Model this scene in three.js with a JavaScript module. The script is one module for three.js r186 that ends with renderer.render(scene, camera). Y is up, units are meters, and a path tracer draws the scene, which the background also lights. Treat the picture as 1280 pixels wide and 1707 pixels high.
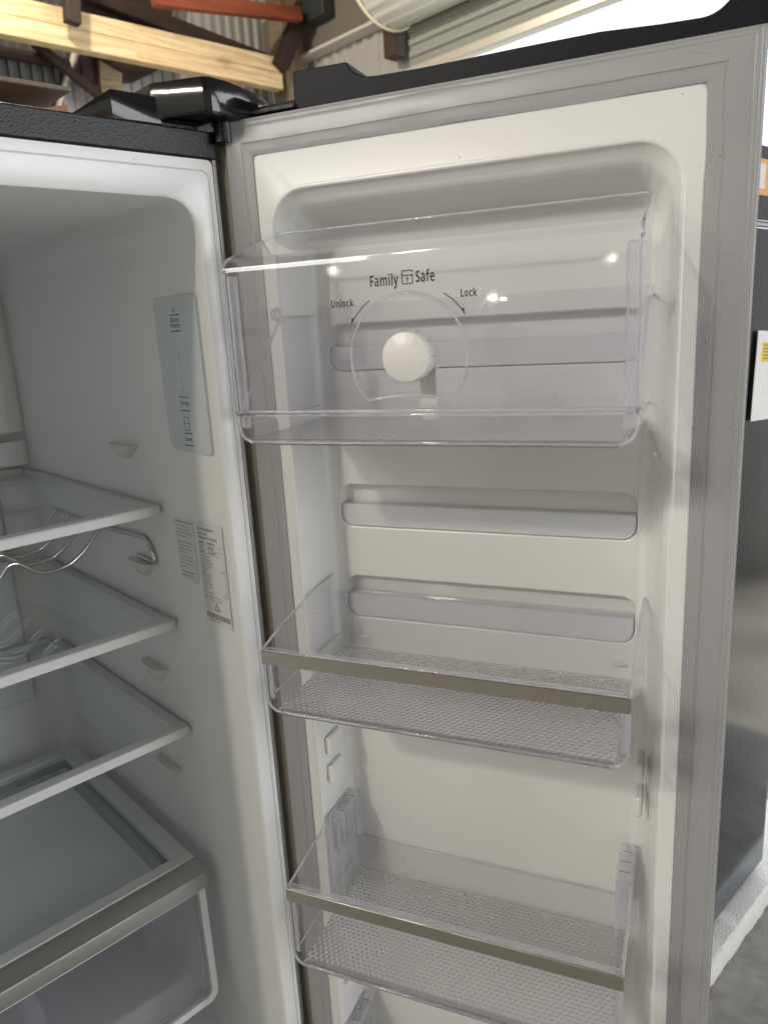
import * as THREE from 'three';
import { RoundedBoxGeometry } from 'three/addons/geometries/RoundedBoxGeometry.js';
import { mergeGeometries, toCreasedNormals } from 'three/addons/utils/BufferGeometryUtils.js';
import { ImprovedNoise } from 'three/addons/math/ImprovedNoise.js';
import { RectAreaLightUniformsLib } from 'three/addons/lights/RectAreaLightUniformsLib.js';

RectAreaLightUniformsLib.init();
const scene = new THREE.Scene();
const renderer = new THREE.WebGLRenderer({ antialias: true });
renderer.toneMapping = THREE.LinearToneMapping;
renderer.toneMappingExposure = 1.0;
renderer.shadowMap.enabled = true;

// ------------------------------------------------------------------ camera
const camera = new THREE.PerspectiveCamera(68.68, 767 / 1024, 0.02, 200);
{
  const D = Math.PI / 180, yaw = 42.5846 * D, pitch = -14.1928 * D, roll = -3.333 * D;
  const f = new THREE.Vector3(Math.sin(yaw) * Math.cos(pitch), Math.sin(pitch), -Math.cos(yaw) * Math.cos(pitch));
  const r0 = new THREE.Vector3(Math.cos(yaw), 0, Math.sin(yaw));
  const u0 = new THREE.Vector3().crossVectors(r0, f);
  const r = r0.clone().multiplyScalar(Math.cos(roll)).addScaledVector(u0, Math.sin(roll));
  const u = u0.clone().multiplyScalar(Math.cos(roll)).addScaledVector(r0, -Math.sin(roll));
  camera.position.set(-0.4816, 1.4936, 0.7429);
  camera.quaternion.setFromRotationMatrix(new THREE.Matrix4().makeBasis(r, u, f.clone().negate()));
  camera.focus = 0.84;
  camera.userData.fStop = 8;
}
scene.add(camera);

// ------------------------------------------------------------------ light
scene.background = new THREE.Color().setRGB(1.2, 1.3, 1.4);          // bright overcast sky seen through the openings
function areaLight(pos, target, w, h, rgb, intensity) {
  const l = new THREE.RectAreaLight(new THREE.Color().setRGB(...rgb), intensity, w, h);
  l.position.set(...pos); l.lookAt(...target); scene.add(l);
  return l;
}
areaLight([-5.38, 4.05, -1.2], [0, 1.4, -0.2], 2.8, 1.0, [1, 0.97, 0.905], 17.0);      // high window in the left wall
areaLight([3.68, 3.0, 3.6], [0, 1.7, 0.4], 3.0, 1.2, [0.93, 0.96, 1.0], 6.5);         // high window in the right wall
areaLight([1.9, 1.9, 6.85], [1.2, 1.7, 0], 3.0, 3.3, [0.96, 0.98, 1.0], 5.8);            // front doorway behind the photographer
areaLight([3.66, 1.6, -1.2], [0, 1.6, -1.2], 3.6, 2.9, [0.9, 0.95, 1.0], 4.0);       // side doorway
const sun = new THREE.DirectionalLight(new THREE.Color().setRGB(1, 0.86, 0.62), 5.0);   // enters by the side doorway only
sun.position.set(4.6, 8.7, -2.0); sun.castShadow = true; sun.shadow.camera.left = sun.shadow.camera.bottom = -8; sun.shadow.camera.right = sun.shadow.camera.top = 8; sun.shadow.camera.far = 30; scene.add(sun, sun.target);
const LAMPS = [[-3.0, 3.35, 0.35, 9.5], [1.0, 4.1, -3.1, 14]], WALL_LAMPS = [[1.90, 0.10], [1.63, 1.32], [1.87, 2.25]];

// ------------------------------------------------------------------ helpers
const noise3 = new ImprovedNoise();
const fbm = (x, y, z = 0, o = 4) => { let s = 0, a = 0.5; for (let i = 0; i < o; i++) { s += a * noise3.noise(x, y, z); x *= 2.03; y *= 2.03; z *= 2.03; a *= 0.5; } return s; };
let rs = 12345;
const rnd = () => { rs = (rs * 1664525 + 1013904223) >>> 0; return rs / 4294967296; };
const used = {};
function numbered(n) { const k = used[n] = (used[n] ?? -1) + 1; return k ? n + '_' + String(k).padStart(3, '0') : n; }
function describe(o, label, category, group) { if (label) o.userData.label = label; if (category) o.userData.category = category; if (group) o.userData.group = group; return o; }
function shadows(m) { m.castShadow = m.receiveShadow = true; return m; }
function thing(name, label, category, pos = [0, 0, 0], turn = 0, group) {
  const g = new THREE.Group(); g.name = numbered(name); g.position.set(...pos); g.rotation.y = turn; scene.add(g);
  return describe(g, label, category, group);
}
function part(name, geo, mat, parent, label) {
  const m = shadows(new THREE.Mesh(geo, mat)); m.name = parent ? name : numbered(name); (parent || scene).add(m);
  if (label) m.userData.label = label;
  return m;
}
function solo(name, geo, mat, label, category, group) { return describe(part(name, geo, mat), label, category, group); }
function struct(name, geo, mat) { const m = part(name, geo, mat); m.userData.kind = 'structure'; return m; }
const merge = (list) => mergeGeometries(list.map((g) => { g = g.index ? g.toNonIndexed() : g; for (const k of Object.keys(g.attributes)) if (!['position', 'normal', 'uv'].includes(k)) g.deleteAttribute(k); return g; }));
const box = (x0, x1, y0, y1, z0, z1, r = 0) => {
  const w = x1 - x0, h = y1 - y0, d = z1 - z0;
  const g = r ? new RoundedBoxGeometry(w, h, d, 3, Math.min(r, w / 2.01, h / 2.01, d / 2.01)) : new THREE.BoxGeometry(w, h, d);
  return g.translate((x0 + x1) / 2, (y0 + y1) / 2, (z0 + z1) / 2);
};
function uvPlanar(g, a, b, s = 1) { const p = g.attributes.position, uv = new Float32Array(p.count * 2); for (let i = 0; i < p.count; i++) { uv[2 * i] = p.getComponent(i, a) * s; uv[2 * i + 1] = p.getComponent(i, b) * s; } g.setAttribute('uv', new THREE.BufferAttribute(uv, 2)); return g; }
// rings: arrays of [x,y,z] with equal counts; joins them with quads, caps with a triangulated face
function loft(rings, { closed = true, cap0 = false, cap1 = false, crease = 0.6 } = {}) {
  const n = rings[0].length, pos = [], idx = [];
  for (const r of rings) for (const p of r) pos.push(...p);
  const m = closed ? n : n - 1;
  for (let k = 0; k + 1 < rings.length; k++) for (let i = 0; i < m; i++) {
    const a = k * n + i, b = k * n + (i + 1) % n, c = a + n, d = b + n;
    idx.push(a, b, d, a, d, c);
  }
  const cap = (k, flip) => {
    const r = rings[k], nrm = new THREE.Vector3();
    for (let i = 0; i < n; i++) { const a = r[i], b = r[(i + 1) % n]; nrm.x += (a[1] - b[1]) * (a[2] + b[2]); nrm.y += (a[2] - b[2]) * (a[0] + b[0]); nrm.z += (a[0] - b[0]) * (a[1] + b[1]); }
    const ax = [Math.abs(nrm.x), Math.abs(nrm.y), Math.abs(nrm.z)], drop = ax.indexOf(Math.max(...ax)), [i0, i1] = [[1, 2], [2, 0], [0, 1]][drop];
    const pts = r.map((p) => new THREE.Vector2(p[i0], p[i1]));
    const rev = THREE.ShapeUtils.isClockWise(pts);
    const sgn = nrm.getComponent(drop) > 0;
    for (const t of THREE.ShapeUtils.triangulateShape(rev ? pts.slice().reverse() : pts, [])) {
      let q = t.map((j) => k * n + (rev ? n - 1 - j : j));
      if (rev) q.reverse();               // now wound like the ring
      if (flip) q.reverse();
      idx.push(...q);
    }
    void sgn;
  };
  if (cap0) cap(0, false);
  if (cap1) cap(rings.length - 1, true);
  let g = new THREE.BufferGeometry();
  g.setAttribute('position', new THREE.Float32BufferAttribute(pos, 3)); g.setIndex(idx);
  if (cap0 && cap1) { // closed solid: make it face outwards
    let v = 0;
    for (let i = 0; i < idx.length; i += 3) { const [a, b, c] = [0, 1, 2].map((j) => pos.slice(3 * idx[i + j], 3 * idx[i + j] + 3)); v += a[0] * (b[1] * c[2] - b[2] * c[1]) + a[1] * (b[2] * c[0] - b[0] * c[2]) + a[2] * (b[0] * c[1] - b[1] * c[0]); }
    if (v < 0) { for (let i = 0; i < idx.length; i += 3) { const t = idx[i]; idx[i] = idx[i + 1]; idx[i + 1] = t; } g.setIndex(idx); }
  }
  g = toCreasedNormals(g, crease);
  g.setAttribute('uv', new THREE.Float32BufferAttribute(new Float32Array(g.attributes.position.count * 2), 2));
  return g;
}
// rounded rectangle outline, counter-clockwise, r = one radius or [bl, br, tr, tl]; every outline has the same count of points
function rr(x0, x1, y0, y1, r, side = 6, arc = 8) {
  const [a, b, c, d] = Array.isArray(r) ? r : [r, r, r, r], out = [];
  const corner = (cx, cy, rad, t0) => { for (let i = 0; i <= arc; i++) { const t = t0 + (Math.PI / 2) * (i / arc); out.push([cx + rad * Math.cos(t), cy + rad * Math.sin(t)]); } };
  const run = (p, q) => { for (let i = 1; i < side; i++) out.push([p[0] + (q[0] - p[0]) * i / side, p[1] + (q[1] - p[1]) * i / side]); };
  corner(x0 + a, y0 + a, a, Math.PI); run([x0 + a, y0], [x1 - b, y0]);
  corner(x1 - b, y0 + b, b, -Math.PI / 2); run([x1, y0 + b], [x1, y1 - c]);
  corner(x1 - c, y1 - c, c, 0); run([x1 - c, y1], [x0 + d, y1]);
  corner(x0 + d, y1 - d, d, Math.PI / 2); run([x0, y1 - d], [x0, y0 + a]);
  return out;
}
const arcPts = (cx, cy, r, a0, a1, n = 8) => Array.from({ length: n + 1 }, (_, i) => [cx + r * Math.cos(a0 + (a1 - a0) * i / n), cy + r * Math.sin(a0 + (a1 - a0) * i / n)]);
const lift = (pts, w) => pts.map(([x, y]) => [x, y, w]);
const shapeOf = (pts) => new THREE.Shape(pts.map((p) => new THREE.Vector2(p[0], p[1])));
const pathOf = (pts) => new THREE.Path(pts.map((p) => new THREE.Vector2(p[0], p[1])));
const extrude = (shape, depth, bevel = 0, z = 0) => new THREE.ExtrudeGeometry(shape, { depth: depth - 2 * bevel, bevelEnabled: bevel > 0, bevelSize: bevel, bevelOffset: -bevel, bevelThickness: bevel, bevelSegments: 2, curveSegments: 24 }).translate(0, 0, z + bevel);
const tube = (pts, r, seg = 60, rad = 10, tension = 0.3) => new THREE.TubeGeometry(new THREE.CatmullRomCurve3(pts.map((p) => new THREE.Vector3(...p)), false, 'catmullrom', tension), seg, r, rad, false);
function capped(pts, r, seg, rad, tension) { const g = tube(pts, r, seg, rad, tension); const s = (p) => new THREE.SphereGeometry(r * 0.999, 10, 8).translate(...p); return merge([g, s(pts[0]), s(pts[pts.length - 1])]); }

// ------------------------------------------------------------------ textures
function dataTex(n, m, fn, srgb, rep) {
  const d = new Uint8Array(n * m * 4);
  for (let j = 0; j < m; j++) for (let i = 0; i < n; i++) { const c = fn(i / n, j / m, i, j); const o = 4 * (j * n + i); if (Array.isArray(c)) { d[o] = c[0]; d[o + 1] = c[1]; d[o + 2] = c[2]; } else d[o] = d[o + 1] = d[o + 2] = c; d[o + 3] = 255; }
  const t = new THREE.DataTexture(d, n, m); t.wrapS = t.wrapT = THREE.RepeatWrapping; t.magFilter = t.minFilter = THREE.LinearFilter; if (srgb) t.colorSpace = THREE.SRGBColorSpace; if (rep) t.repeat.set(...rep); t.needsUpdate = true; return t;
}
const cl = (x) => Math.max(0, Math.min(255, Math.round(x)));
function canvasTex(w, h, draw, srgb = true) { const c = document.createElement('canvas'); c.width = w; c.height = h; draw(c.getContext('2d'), w, h); const t = new THREE.CanvasTexture(c); if (srgb) t.colorSpace = THREE.SRGBColorSpace; t.anisotropy = 8; return t; }
// pebbled grain of the black painted top strip
const grainTex = dataTex(512, 512, (u, v) => { const a = fbm(u * 60, v * 60, 3.1, 3), b = fbm(u * 150, v * 150, 8.2, 2); return cl(128 + 190 * Math.abs(a) - 60 + 90 * b); }, false, [5, 5]);
const fineBump = dataTex(512, 512, (u, v) => cl(128 + 120 * fbm(u * 40, v * 40, 1.7, 4)), false, [2, 2]);
const smearTex = dataTex(512, 512, (u, v) => { const s = fbm(u * 7, v * 5, 4.4, 5) + 0.5 * fbm(u * 40, v * 12, 9.1, 3); return cl(70 + 70 * s); }, false, [3, 3]);
const brushTex = dataTex(256, 512, (u, v) => cl(128 + 120 * fbm(u * 3, v * 90, 2.6, 3)), false, [4, 24]);
// embossed scale pattern of the bin floors: raised rims of overlapping cells
const cellTex = (kind) => dataTex(256, 256, (u, v) => {
  let best = 9, second = 9; const nx = 8, ny = 10;
  for (let j = -1; j <= ny; j++) for (let i = -1; i <= nx; i++) { const cx = (i + (j & 1 ? 0.5 : 0)) / nx, cy = (j + 0.5) / ny; const dx = (u - cx) * nx, dy = (v - cy) * ny * 0.86, d = Math.hypot(dx, dy); if (d < best) { second = best; best = d; } else if (d < second) second = d; }
  const e = second - best; // 0 on the border between two cells
  if (kind === 'rough') return cl(255 * (0.25 + 0.65 * Math.exp(-(e * e) / 0.03)));
  return cl(255 * Math.min(1, e * 1.3));
}, false);
const cellBump = cellTex('bump'), cellRough = cellTex('rough');
for (const t of [cellBump, cellRough]) t.repeat.set(1 / 0.054, 1 / 0.054);

// near-white moulded plastic with a few dark specks, faint rubbed marks and hair scratches
function speckTex(n, count, marks, seed) {
  return canvasTex(n, n, (c) => {
    rs = seed; c.fillStyle = '#fbfbfa'; c.fillRect(0, 0, n, n);
    for (let i = 0; i < marks; i++) { const x = rnd() * n, y = rnd() * n, a = rnd() * 6.28, L = 10 + rnd() * 60; c.strokeStyle = `rgba(120,112,100,${0.05 + 0.10 * rnd()})`; c.lineWidth = 0.6 + rnd() * 1.2; c.beginPath(); c.moveTo(x, y); c.quadraticCurveTo(x + L * 0.5 * Math.cos(a) + 4, y + L * 0.5 * Math.sin(a), x + L * Math.cos(a), y + L * Math.sin(a)); c.stroke(); }
    for (let i = 0; i < count; i++) { c.fillStyle = `rgba(60,50,42,${0.25 + 0.6 * rnd()})`; c.beginPath(); c.ellipse(rnd() * n, rnd() * n, 0.7 + rnd() * 1.6, 0.6 + rnd(), rnd() * 3, 0, 7); c.fill(); }
  });
}
const tiled = (t, k) => { t.wrapS = t.wrapT = THREE.RepeatWrapping; t.repeat.set(k, k); return t; };
const linerSpecks = tiled(speckTex(1536, 34, 40, 77), 1 / 0.55), gasketSpecks = tiled(speckTex(1024, 46, 90, 991), 1 / 0.4);
// ------------------------------------------------------------------ materials
const std = (rgb, rough, o = {}) => { const m = new THREE.MeshPhysicalMaterial({ roughness: rough, side: THREE.DoubleSide, ...o }); m.color.setRGB(...rgb); return m; };
const M = {
  liner: std([0.76, 0.755, 0.74], 0.3, { specularIntensity: 0.8, map: linerSpecks, bumpMap: fineBump, bumpScale: 0.00012 }),
  cavity: std([0.82, 0.83, 0.83], 0.26, { map: linerSpecks, bumpMap: fineBump, bumpScale: 0.00012 }),
  gasket: std([0.335, 0.335, 0.345], 0.36, { map: gasketSpecks }),
  flap: std([0.64, 0.645, 0.665], 0.35),
  shell: std([0.30, 0.285, 0.26], 0.42, { metalness: 0.6 }),
  doorShell: std([0.24, 0.22, 0.185], 0.45, { metalness: 0.15, bumpMap: grainTex, bumpScale: 0.0003 }),
  blackStrip: std([0.012, 0.012, 0.013], 0.34, { bumpMap: grainTex, bumpScale: 0.0005, specularIntensity: 0.6 }),
  blackGloss: std([0.008, 0.008, 0.009], 0.12, { bumpMap: smearTex, bumpScale: 0.0006 }),
  blackMatt: std([0.010, 0.011, 0.015], 0.45, { specularIntensity: 0.25 }),
  clear: std([0.97, 0.97, 0.98], 0.015, { transmission: 1, thickness: 0, ior: 1.49 }),
  smeared: std([0.95, 0.95, 0.96], 0.16, { transmission: 1, thickness: 0, ior: 1.49, roughnessMap: smearTex }),
  edge: std([0.94, 0.94, 0.98], 0.05, { transmission: 0.84, thickness: 0.004, ior: 1.49, attenuationColor: new THREE.Color(0.78, 0.77, 0.88), attenuationDistance: 0.035 }),
  cells: std([0.97, 0.97, 0.97], 0.08, { transmission: 0.86, thickness: 0.001, ior: 1.49, bumpMap: cellBump, bumpScale: 0.00042 }),
  strip: std([0.42, 0.40, 0.355], 0.3, { metalness: 0.92, bumpMap: brushTex, bumpScale: 0.00012 }),
  steelTrim: std([0.46, 0.455, 0.44], 0.28, { metalness: 0.95, bumpMap: brushTex, bumpScale: 0.00012 }),
  shelfFrame: std([0.66, 0.665, 0.66], 0.35),
  glass: std([0.955, 0.965, 0.96], 0.02, { transmission: 1, thickness: 0, ior: 1.5, specularIntensity: 0.55 }),
  glassEdge: std([0.36, 0.46, 0.41], 0.15, { transmission: 0.3, thickness: 0 }),
  frost: std([0.90, 0.90, 0.92], 0.5, { transmission: 1, thickness: 0, ior: 1.45 }),
  chrome: std([0.62, 0.62, 0.61], 0.1, { metalness: 1 }),
  knob: std([0.66, 0.65, 0.62], 0.35),
  support: std([0.74, 0.735, 0.71], 0.35),
};

// ------------------------------------------------------------------ warehouse setting
const WX = 3.8, BZ = -5.0, FZ = 7, LX = -5.5, ROOF = 5.0;
const concreteTex = dataTex(1024, 1024, (u, v) => { const a = fbm(u * 6, v * 6, 0.3, 6), b = fbm(u * 60, v * 60, 5, 3), st = Math.max(0, fbm(u * 14, v * 14, 7.7, 4) - 0.12); const k = 150 + 60 * a + 26 * b - 70 * st; return [cl(k), cl(k * 0.985), cl(k * 0.95)]; }, true, [0.5, 0.5]);
const concrete = std([0.8, 0.79, 0.76], 0.75, { map: concreteTex, bumpMap: concreteTex, bumpScale: 0.002 });
struct('floor', uvPlanar(box(LX, WX + 8, -0.2, 0, BZ - 0.2, FZ + 8), 0, 2), concrete);
const sheetMat = std([0.40, 0.385, 0.36], 0.55, { bumpMap: fineBump, bumpScale: 0.001 });
const whiteSheet = std([0.72, 0.71, 0.68], 0.6);
const darkSheet = std([0.10, 0.095, 0.085], 0.6);
// ribbed sheet in the xy plane, ribs along y, facing z; a real folded sheet with thickness
function ribbed(w, h, pitch = 0.09, depth = 0.018, t = 0.004) {
  const prof = [], n = Math.round(w / pitch);
  for (let i = 0; i < n; i++) { const x = i * pitch; prof.push([x, 0], [x + pitch * 0.45, 0], [x + pitch * 0.58, depth], [x + pitch * 0.87, depth]); }
  prof.push([n * pitch, 0]);
  const pts = [...prof.map(([x, z]) => [x - w / 2, z]), ...prof.slice().reverse().map(([x, z]) => [x - w / 2, z - t])];
  return loft([pts.map(([x, z]) => [x, -h / 2, z]), pts.map(([x, z]) => [x, h / 2, z])], { cap0: true, cap1: true, crease: 0.3 });
}
struct('back_wall', ribbed(12, 5.2).translate(-2, 2.55, BZ), sheetMat);
struct('left_wall', merge([ribbed(12, 3.5, 0.18).rotateY(Math.PI / 2).translate(LX, 1.75, 1), box(LX - 0.05, LX, 4.6, ROOF, BZ, FZ), box(LX - 0.05, LX, 3.501, 4.599, BZ, -2.65), box(LX - 0.05, LX, 3.501, 4.599, 0.25, FZ)]), whiteSheet);
// front wall with a doorway behind the photographer
struct('front_wall', merge([box(LX, 0.35, 0, ROOF, FZ, FZ + 0.12), box(3.45, WX, 0, ROOF, FZ, FZ + 0.12), box(0.35, 3.45, 3.6, ROOF, FZ, FZ + 0.12)]), whiteSheet);
// right wall: solid ribbed sheets at the back, then the side doorway
struct('right_wall', merge([ribbed(1.62, 3.6, 0.12).rotateY(-Math.PI / 2).translate(WX, 1.8, -4.17), box(WX, WX + 0.05, 3.8, ROOF, BZ, FZ), box(WX, WX + 0.05, 0, 2.4, 0.9, FZ), box(WX, WX + 0.05, 2.4, 3.8, 0.9, 2.1), box(WX, WX + 0.05, 2.4, 3.8, 5.1, FZ)]), sheetMat);
struct('roof', box(LX, WX + 0.05, ROOF, ROOF + 0.05, BZ, FZ), darkSheet);

// timber
function woodTex(light, dark, seed) {
  return dataTex(1024, 256, (u, v) => { const g = fbm(u * 3, v * 26 + 2 * fbm(u * 4, v * 3, seed, 3), seed, 5), k = 0.5 + 0.75 * g + 0.35 * fbm(u * 50, v * 90, seed + 3, 2); let d = 0; for (const [a, b, s] of [[0.31, 0.4, 0.02], [0.78, 0.62, 0.026], [0.55, 0.2, 0.014]]) d += 0.55 * Math.exp(-(((u - a) / s) ** 2 * 0.5 + ((v - b) / (s * 2.6)) ** 2)); const m = Math.max(0, Math.min(1, k - d)); return [0, 1, 2].map((i) => cl(dark[i] + (light[i] - dark[i]) * m)); }, true, [0.45, 1.6]);
}
const paleWood = std([1, 1, 1], 0.7, { map: woodTex([234, 214, 174], [172, 138, 94], 2.2) });
const greyWood = std([0.8, 0.8, 0.8], 0.8, { map: woodTex([190, 172, 140], [110, 92, 70], 5.2) });
const darkWood = std([0.5, 0.5, 0.5], 0.75, { map: woodTex([92, 66, 48], [40, 28, 20], 7.9) });
const redWood = std([0.8, 0.8, 0.8], 0.7, { map: woodTex([170, 82, 44], [104, 46, 26], 9.4) });
const beam = thing('timber_beam', 'pale sawn timber beam running level to the corner post behind the refrigerator', 'beam', [0, 0, 0]);
part('board', uvPlanar(box(-5, 3.42, 3.27, 3.382, -4.45, -4.36, 0.006), 0, 1), paleWood, beam);
part('board', uvPlanar(box(-5, 3.40, 3.384, 3.49, -4.45, -4.364, 0.006), 0, 1).translate(0, 0.0, 0), paleWood, beam);
solo('corner_post', uvPlanar(box(3.5, 3.7, 0, 4.1, -4.6, -4.42, 0.008), 1, 0), greyWood, 'weathered pale corner post at the right end of the timber beam', 'post');
// a plank between two points, with a rectangular section
function plank(a, b, width, thick, mat) {
  const A = new THREE.Vector3(...a), B = new THREE.Vector3(...b), d = B.clone().sub(A), L = d.length(), g = uvPlanar(new RoundedBoxGeometry(L, width, thick, 2, 0.006), 0, 1);
  g.applyMatrix4(new THREE.Matrix4().makeRotationZ(Math.atan2(d.y, d.x))); g.translate((a[0] + b[0]) / 2, (a[1] + b[1]) / 2, (a[2] + b[2]) / 2); void mat;
  return g;
}
solo('roof_brace', plank([3.36, 3.4, -4.3], [3.8, 4.15, -4.3], 0.11, 0.09), darkWood, 'dark brown timber brace slanting up from the end of the pale beam', 'brace');
solo('red_rail', plank([2.3, 3.6, -4.2], [3.5, 3.745, -4.2], 0.09, 0.07), redWood, 'orange red painted timber rail above the pale beam', 'rail');
solo('roof_strut', plank([2.0, 3.74, -4.66], [3.55, 3.55, -4.66], 0.1, 0.05), darkWood, 'long dark timber sloping down behind the pale beam', 'strut');
solo('roof_strut', plank([1.70, 3.38, -4.72], [2.25, 3.02, -4.72], 0.055, 0.05), darkWood, 'thin dark strut slanting down below the left half of the pale beam', 'strut');
solo('hanging_block', plank([1.76, 3.36, -4.24], [1.84, 4.0, -4.24], 0.09, 0.07), darkWood, 'short dark block hanging in front of the pale beam', 'block');
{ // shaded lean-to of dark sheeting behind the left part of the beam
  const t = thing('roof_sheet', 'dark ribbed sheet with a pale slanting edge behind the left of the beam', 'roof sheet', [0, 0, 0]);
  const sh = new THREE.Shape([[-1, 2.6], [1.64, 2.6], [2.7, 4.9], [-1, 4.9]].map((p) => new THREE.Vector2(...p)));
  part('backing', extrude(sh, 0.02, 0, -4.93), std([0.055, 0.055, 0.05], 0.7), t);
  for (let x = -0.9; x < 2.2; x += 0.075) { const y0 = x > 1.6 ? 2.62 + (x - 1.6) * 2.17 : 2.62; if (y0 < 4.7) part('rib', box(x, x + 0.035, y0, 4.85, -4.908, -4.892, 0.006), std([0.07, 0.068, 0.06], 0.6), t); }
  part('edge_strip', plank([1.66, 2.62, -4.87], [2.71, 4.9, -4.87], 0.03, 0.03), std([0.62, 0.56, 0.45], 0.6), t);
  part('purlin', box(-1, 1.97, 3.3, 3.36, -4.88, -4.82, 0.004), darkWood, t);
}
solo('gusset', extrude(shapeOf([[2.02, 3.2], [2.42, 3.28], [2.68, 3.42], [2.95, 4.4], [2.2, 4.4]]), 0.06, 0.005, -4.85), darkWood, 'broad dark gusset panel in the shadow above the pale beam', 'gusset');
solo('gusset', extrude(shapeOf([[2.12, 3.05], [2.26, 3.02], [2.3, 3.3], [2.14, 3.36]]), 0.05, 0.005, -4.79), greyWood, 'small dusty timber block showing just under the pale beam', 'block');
solo('eave_board', box(3.70, 3.78, 3.57, 3.95, -4.95, -3.45, 0.006), std([0.17, 0.15, 0.115], 0.7), 'dusty brown eave board along the top of the grey ribbed side wall', 'board');
solo('eave_flashing', box(3.66, 3.79, 3.545, 3.568, -4.95, -3.45, 0.004), std([0.6, 0.58, 0.54], 0.6), 'thin pale flashing under the dusty brown eave board', 'flashing');
solo('switch_box', box(3.58, 3.70, 3.72, 3.98, -4.28, -4.02, 0.01), std([0.03, 0.032, 0.03], 0.5), 'dark box fixed to the eave board beside the roller door', 'box');
{ // roller door, rolled up above the side doorway
  const t = thing('roller_door', 'cream ribbed roller door rolled up over the bright side doorway', 'roller door', [3.55, 3.78, -3.3]);
  const cream = std([0.50, 0.49, 0.42], 0.45), curtainMat = std([0.30, 0.31, 0.28], 0.45);
  const ring = []; const N = 28 * 6;
  for (let i = 0; i < N; i++) { const a = i / N * Math.PI * 2, r = 0.36 + 0.011 * (Math.sin(a * 28) > 0.2 ? 1 : 0); ring.push([r * Math.cos(a), r * Math.sin(a), 0]); }
  part('curtain_roll', loft([ring, ring.map(([x, y]) => [x, y, 4.8])], { cap0: true, cap1: true, crease: 0.4 }), cream, t);
  part('end_ring', new THREE.TorusGeometry(0.372, 0.012, 8, 80).translate(0, 0, -0.012), std([0.66, 0.60, 0.42], 0.5), t);
  const prof = []; for (let y = -0.60; y < 0.2; y += 0.075) prof.push([0, y], [0, y + 0.03], [0.02, y + 0.04], [0.02, y + 0.065]);
  const pts = [...prof, ...prof.slice().reverse().map(([x, y]) => [x + 0.004, y])];
  part('hanging_curtain', loft([pts.map(([x, y]) => [x + 0.15, y, 0.02]), pts.map(([x, y]) => [x + 0.15, y, 4.8])], { cap0: true, cap1: true, crease: 0.3 }), curtainMat, t);
  part('bottom_rail', box(0.11, 0.19, -0.66, -0.60, 0.02, 4.8, 0.008), std([0.62, 0.58, 0.5], 0.4, { metalness: 0.4 }), t);
  part('guide_bracket', box(0.08, 0.2, -0.5, -0.05, -0.16, -0.05, 0.008), std([0.045, 0.028, 0.02], 0.6), t);
}
// ceiling lamps
LAMPS.forEach(([x, y, z, cd], i) => {
  const t = thing('pendant_lamp', ['round pendant lamp hanging high in the open warehouse, left of the refrigerator', 'round pendant lamp hanging in front of the pale timber beam'][i], 'lamp', [x, y, z]);
  part('lamp_shade', new THREE.LatheGeometry([[0.05, 0.16], [0.07, 0.1], [0.17, 0.02], [0.175, 0.0]].map((p) => new THREE.Vector2(...p)), 32), std([0.5, 0.5, 0.5], 0.4), t);
  part('hanger', new THREE.CylinderGeometry(0.008, 0.008, ROOF - y - 0.16, 8).translate(0, 0.16 + (ROOF - y - 0.16) / 2, 0), std([0.1, 0.1, 0.1], 0.5), t);
  const e = std([1, 1, 1], 0.5); e.emissive.setRGB(1, 0.93, 0.8); e.emissiveIntensity = 22;
  part('lamp_diffuser', new THREE.CylinderGeometry(0.12, 0.12, 0.012, 32).translate(0, -0.004, 0), e, t);
  const l = new THREE.PointLight(new THREE.Color().setRGB(1, 0.9, 0.74), cd, 0, 2); l.position.set(x, y - 0.08, z); l.castShadow = true; l.shadow.radius = 4.5; scene.add(l);
});

WALL_LAMPS.forEach(([y, z], i) => {
  const t = thing('wall_lamp', ['small round wall lamp, rearmost on the left wall', 'small round wall lamp, middle and lowest on the left wall', 'small round wall lamp, foremost on the left wall'][i], 'lamp', [LX + 0.03, y, z]);
  part('lamp_base', new THREE.CylinderGeometry(0.09, 0.09, 0.04, 24).rotateZ(Math.PI / 2), std([0.4, 0.4, 0.4], 0.5), t);
  const e = std([1, 1, 1], 0.5); e.emissive.setRGB(1, 0.93, 0.8); e.emissiveIntensity = 6;
  part('lamp_diffuser', new THREE.SphereGeometry(0.045, 24, 12).scale(0.5, 0.4, 1.1).translate(0.03, 0, 0), e, t);
  const l = new THREE.PointLight(new THREE.Color().setRGB(1, 0.92, 0.78), 0.04, 0, 2); l.position.set(LX + 0.14, y, z); l.castShadow = true; l.shadow.radius = 1; scene.add(l);
});

// ------------------------------------------------------------------ refrigerator
const FB = [-0.47, 0, -0.33];                                   // base of the refrigerator
const off = (g) => g.translate(-FB[0], -FB[1], -FB[2]);
const fridge = thing('refrigerator', 'open black and white refrigerator with its right door swung wide, shelves inside', 'refrigerator', FB);
const ZF = 0.011;
part('cabinet', off(merge([box(-0.0225, -0.0165, 0.05, 1.6935, -0.70, ZF - 0.001, 0.002), box(-0.93, -0.925, 0.05, 1.6935, -0.70, ZF, 0.001), box(-0.924, -0.023, 1.6895, 1.6935, -0.70, -0.0135, 0.001), box(-0.924, -0.023, 0.05, 1.689, -0.70, -0.695), box(-0.924, -0.023, 0.05, 0.11, -0.69, ZF)])), M.shell, fridge);
part('top_trim', off(uvPlanar(box(-0.925, -0.0168, 1.6675, 1.694, -0.013, ZF + 0.002, 0.002), 0, 1)), M.blackStrip, fridge, 'black pebble grained strip across the top of the cabinet');
part('base_panel', off(box(-0.489, -0.0235, 0.112, 0.398, -0.03, ZF - 0.003, 0.003)), M.cavity, fridge);
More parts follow.
